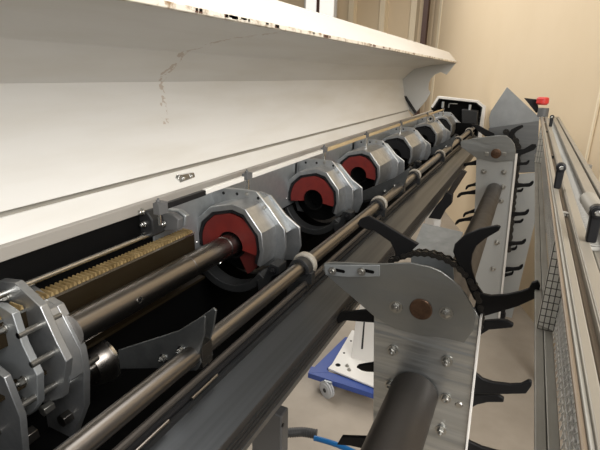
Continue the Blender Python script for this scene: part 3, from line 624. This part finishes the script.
# ================================================================== GUARD ALONG THE RIGHT
gd = empty('guard_fence', (.11, 2.2, 0), 'mesh guard with long aluminium rails running along the right edge', 'guard')
DS = .558; DT = .27; GE = 4.0
def X_(t, D): return rat(t)*D
MB().box(.09, .107, -.3, GE, zz(DS+.010), zz(DS)).build('sill_inner', M['sill'], gd, bevel=.0015)
MB().box(.1085, .1265, -.3, GE, zz(DS+.010), zz(DS-.001)).build('sill_outer', M['sill'], gd, bevel=.0015)
MB().box(.1, .1265, -.3, GE, zz(DS+.022), zz(DS+.0095)).build('sill_core', M['alubrown'], gd)
# woven mesh infill: two layers of zigzag wire
k = MB()
def wire(k, pts, r):
    k.path(pts, r, 4)
z0, z1 = zz(DS-.004), zz(DT+.035)
for X in (.129, .136):
    j = 0; y = .55
    while y < GE-.02:
        s = .0075 if y < 2.2 else .016
        n = 14 if y < 2.2 else 8
        pts = [(X+.0022*(1 if (i+j) % 2 else -1), y+s*.5*(1 if i % 2 else -1)*1.0, z0+(z1-z0)*i/n) for i in range(n+1)]
        if y < 1.9: wire(k, pts, .0013)
        else: wire(k, pts[::2], .0018)
        y += s*1.5; j += 1
    for i in range(1, 12):
        z = z0+(z1-z0)*i/12; wire(k, [(X, .4, z), (X, GE, z)], .0013)
k.build('wire_mesh', M['mesh'], gd, kind='stuff')
MB().box(.155, .158, -.2, GE, zz(DS+.03), z1).build('mesh_backing', M['greyplastic'], gd)
# cross grids standing on the sill
def crossgrid(y, x0, x1, D0, D1, nx, nz):
    g = MB().prismz([(x0, y+.022), (x1, y+.004), (x1, y+.006), (x0, y+.024)], zz(D0), zz(D1)).build('added_backing', M['board'], gd)  # added pale backing, turned to catch light so the cells look bright
    for i in range(nx+1):
        x = x0+(x1-x0)*i/nx; MB().cyl((x, y, zz(D0)), (x, y, zz(D1)), .0011, 6).build('grid_wire', M['meshdark'], g)
    for i in range(nz+1):
        z = zz(D0)+(D0-D1)*i/nz; MB().cyl((x0, y-.001, z), (x1, y-.001, z), .0011, 6).build('grid_wire', M['meshdark'], g)
crossgrid(1.10, .0945, .128, .556, .275, 3, 16)
crossgrid(3.55, .085, .128, .555, .275, 3, 7)
# rails
def rail(t0, t1, D, h, name, ma, y0=.12, y1=GE, bev=.002):
    a, b = X_(t0, D), X_(t1, D); return MB().box(a, b, y0, y1, zz(D+h), zz(D)).build(name, ma, gd, bevel=bev)
rail(.125, .148, DT+.006, .005, 'rail_lip', M['alubrown'])
rail(.149, .168, DT+.003, .006, 'rail_lip', M['sill'])
rail(.169, .213, DT, .012, 'top_rail', M['alu'])
rail(.214, .262, DT+.014, .02, 'rail_channel', M['alubrown'])
rail(.255, .265, DT+.002, .03, 'rail_lip', M['alu'])
rail(.266, .335, DT, .045, 'top_rail', M['alu'])
rail(.336, .44, DT+.016, .02, 'inner_panel', M['sill'])
rail(.441, .535, DT, .045, 'top_rail', M['alu'])
rail(.536, .56, DT+.012, .02, 'rail_channel', M['alubrown'])
rail(.561, .62, DT, .045, 'top_rail', M['alu'])
k = MB(); x0, x1 = X_(.345, DT), X_(.435, DT); y = .9
while y < GE-.1:
    k.add([(x0, y, zz(DT+.015)), (x1, y+.008, zz(DT+.015)), (x1, y+.011, zz(DT+.009)), (x0, y+.003, zz(DT+.009))], [(0, 1, 2, 3)])
    k.add([(x0, y+.011, zz(DT+.015)), (x1, y+.003, zz(DT+.015)), (x1, y+.006, zz(DT+.009)), (x0, y+.014, zz(DT+.009))], [(0, 1, 2, 3)]); y += .014 if y < 2 else .03
k.build('inner_mesh', M['meshfine'], gd, kind='stuff')
for yy in (.35, 2.1, 3.8):
    MB().box(.41, .46, yy, yy+.05, 0, zz(DS+.02)).build('post', M['sill'], gd, bevel=.003)
    MB().box(.12, .41, yy, yy+.05, zz(DS+.06), zz(DS+.023)).build('bracket', M['sill'], gd, bevel=.003)
for yy in (1.95, 2.9): MB().box(X_(.22, DT), X_(.25, DT), yy, yy+.012, zz(DT+.02), zz(DT+.004)).build('stop_block', M['dark'], gd)
# handles
def handle(px, py, label):
    x, y, z = PD(px, py, DT-.055)
    h = empty('rail_latch', (x, y, zz(DT)), label, 'latch', 'black latches on the guard rails')
    MB().prism([(x-.008, zz(DT)), (x+.008, zz(DT))]+arc(x, z, .012, -40, 220, 14), y-.012, y+.008).build('grip', M['dark'], h, bevel=.003)
    MB().lathe((x, y-.012, z), YN, [(0, .0105), (.003, .0105), (.0045, .0085)], 24).build('grip_head', M['dark'], h)
    MB().lathe((x, y-.018, z), YN, [(0, .0055), (.002, .004)], 14).build('bolt', M['bright'], h)
    return h
handle(561, 167, 'black upright latch between the guard rails, in mid length')
h = handle(597, 211, 'large black latch with a grey roller behind it, at the right edge')
x, y, z = h.location; z += .052; MB().cyl((x+.002, y-.004, z), (x-.004, y+.10, z), .0145, 24).build('roller', M['sill'], h)
handle(552, 117, 'farthest small black latch at the far end of the guard rails')
# emergency stop
Ye = 3.95
eb = empty('emergency_button', (P(543, 108, Ye)[0], Ye, P(543, 112, Ye)[1]), 'red emergency stop button on a grey box at the far end of the guard', 'button')
x, z = P(543, 113, Ye); x2, z2 = P(544, 99, Ye)
MB().lathe((x, Ye+.02, z-.03), (0, 0, 1), [(0, .038), (z2-z-.035, .038)], 20).build('housing', M['greyplastic'], eb, bevel=.003)
MB().lathe((x2-.006, Ye+.02, P(543, 105, Ye)[1]), (0, 0, 1), [(0, .03), (.012, .042), (.045, .042), (.055, .034), (.056, 0)], 24).build('push_button', M['redplastic'], eb)
MB().prism(PL([(524, 98), (537, 99.5), (539, 112), (536, 113)], Ye+.08), Ye+.08, Ye+.12).build('bracket', M['dark'], eb, bevel=.003)

# ================================================================== CART, HOSES
ct = empty('parts_cart', (*PD(345, 365, H)[:2], 0), 'low blue trolley with white plates on the floor behind the ramp', 'cart')
Dc = H-.16
def slab(parent, pts, D, h, name, ma, bev=.002):
    q = [PD(a, b, D)[:2] for a, b in pts]; return MB().prismz(q, zz(D)-h, zz(D)).build(name, ma, parent, bevel=bev)
slab(ct, [(308, 373), (345, 337), (358, 337), (327, 369), (329, 372)], Dc, .035, 'side_beam', M['blue'])
slab(ct, [(308, 373), (311, 366), (380, 388), (380, 396)], Dc+.002, .045, 'front_beam', M['blue'])
slab(ct, [(328, 368), (332, 364), (352, 330), (380, 335), (380, 389)], Dc-.02, .015, 'deck_plate', M['whiteclean'])
u = [PD(352, 358, Dc-.02), PD(372, 362, Dc-.02)]
yu = u[0][1]
MB().prism(PL([(352, 372), (350, 365), (356, 318), (362, 300), (378, 300), (378, 380)], yu), yu, yu+.02).build('upright_plate', M['whiteclean'], ct, bevel=.002)
x, z = P(362, 336, yu); 
MB().prism(PL([(363.5, 322), (365, 322), (363, 349), (361, 349)], yu), yu-.001, yu+.001).build('upright_slot', M['darkpaint'], ct)
for px_, py_, r_ in ((338, 365, .022), (344, 353, .010), (351, 341, .010)):
    x, y, z = PD(px_, py_, Dc-.02); MB().lathe((x, y, z), (0, 0, 1), [(0, r_), (.001, r_)], 16).build('plate_hole', M['interior'], ct)
for px_, py_ in ((347, 366), (349, 370)):
    x, y, z = PD(px_, py_, Dc-.02); MB().hexbolt((x, y, z), (0, 0, 1), .012, .012).build('bolt', M['bolt'], ct)
def caster(px, py, n):
    x, y, z = PD(px, py, H)
    w_ = MB(); w_.lathe((x-.015, y-.02, .072), (.5, 1, 0), [(0, .02), (0, .050), (.004, .055), (.006, .072), (.018, .072), (.02, .062), (.026, .062), (.028, .072), (.040, .072), (.044, .06), (.046, 0)], 32)
    q = w_.build('caster_wheel', M['caster'], ct, bevel=.0); 
    MB().lathe((x-.015, y-.021, .072), (-.5, -1, 0), [(0, .018), (.004, .016), (.004, 0)], 16).build('wheel_hub', M['darkpaint'], ct)
    MB().box(x-.03, x+.035, y-.01, y+.04, .15, zz(Dc)-.05).build('caster_fork', M['galvflat'], ct, bevel=.003)
caster(327, 397, 0); caster(395, 420, 1)
hs = empty('air_hose', (*PD(310, 438, H-.25)[:2], .2), 'black corrugated hose ending in a blue hose, by the bed leg', 'hose')
k = MB(); pts = []
for i in range(24):
    px_ = 262+i*2.35; py_ = 432+.9*math.sin(i*.2)+(max(0, i-17)*.5)
    pts.append(PD(px_, py_, H-.45))
k.path(pts, .024, 14)
for i in range(0, len(pts), 1):
    a = Vector(pts[i]); d = (Vector(pts[min(i+1, 23)])-Vector(pts[max(i-1, 0)])).normalized(); k.lathe(a-d*.004, d, [(0, .024), (0, .028), (.008, .028), (.008, .024)], 14)
k.build('black_hose', M['rubber'], hs)
MB().path([PD(314+i*4, 438+i*.9+.05*i*i, H-.45) for i in range(14)], .015, 12).build('blue_section', M['bluehose'], hs)
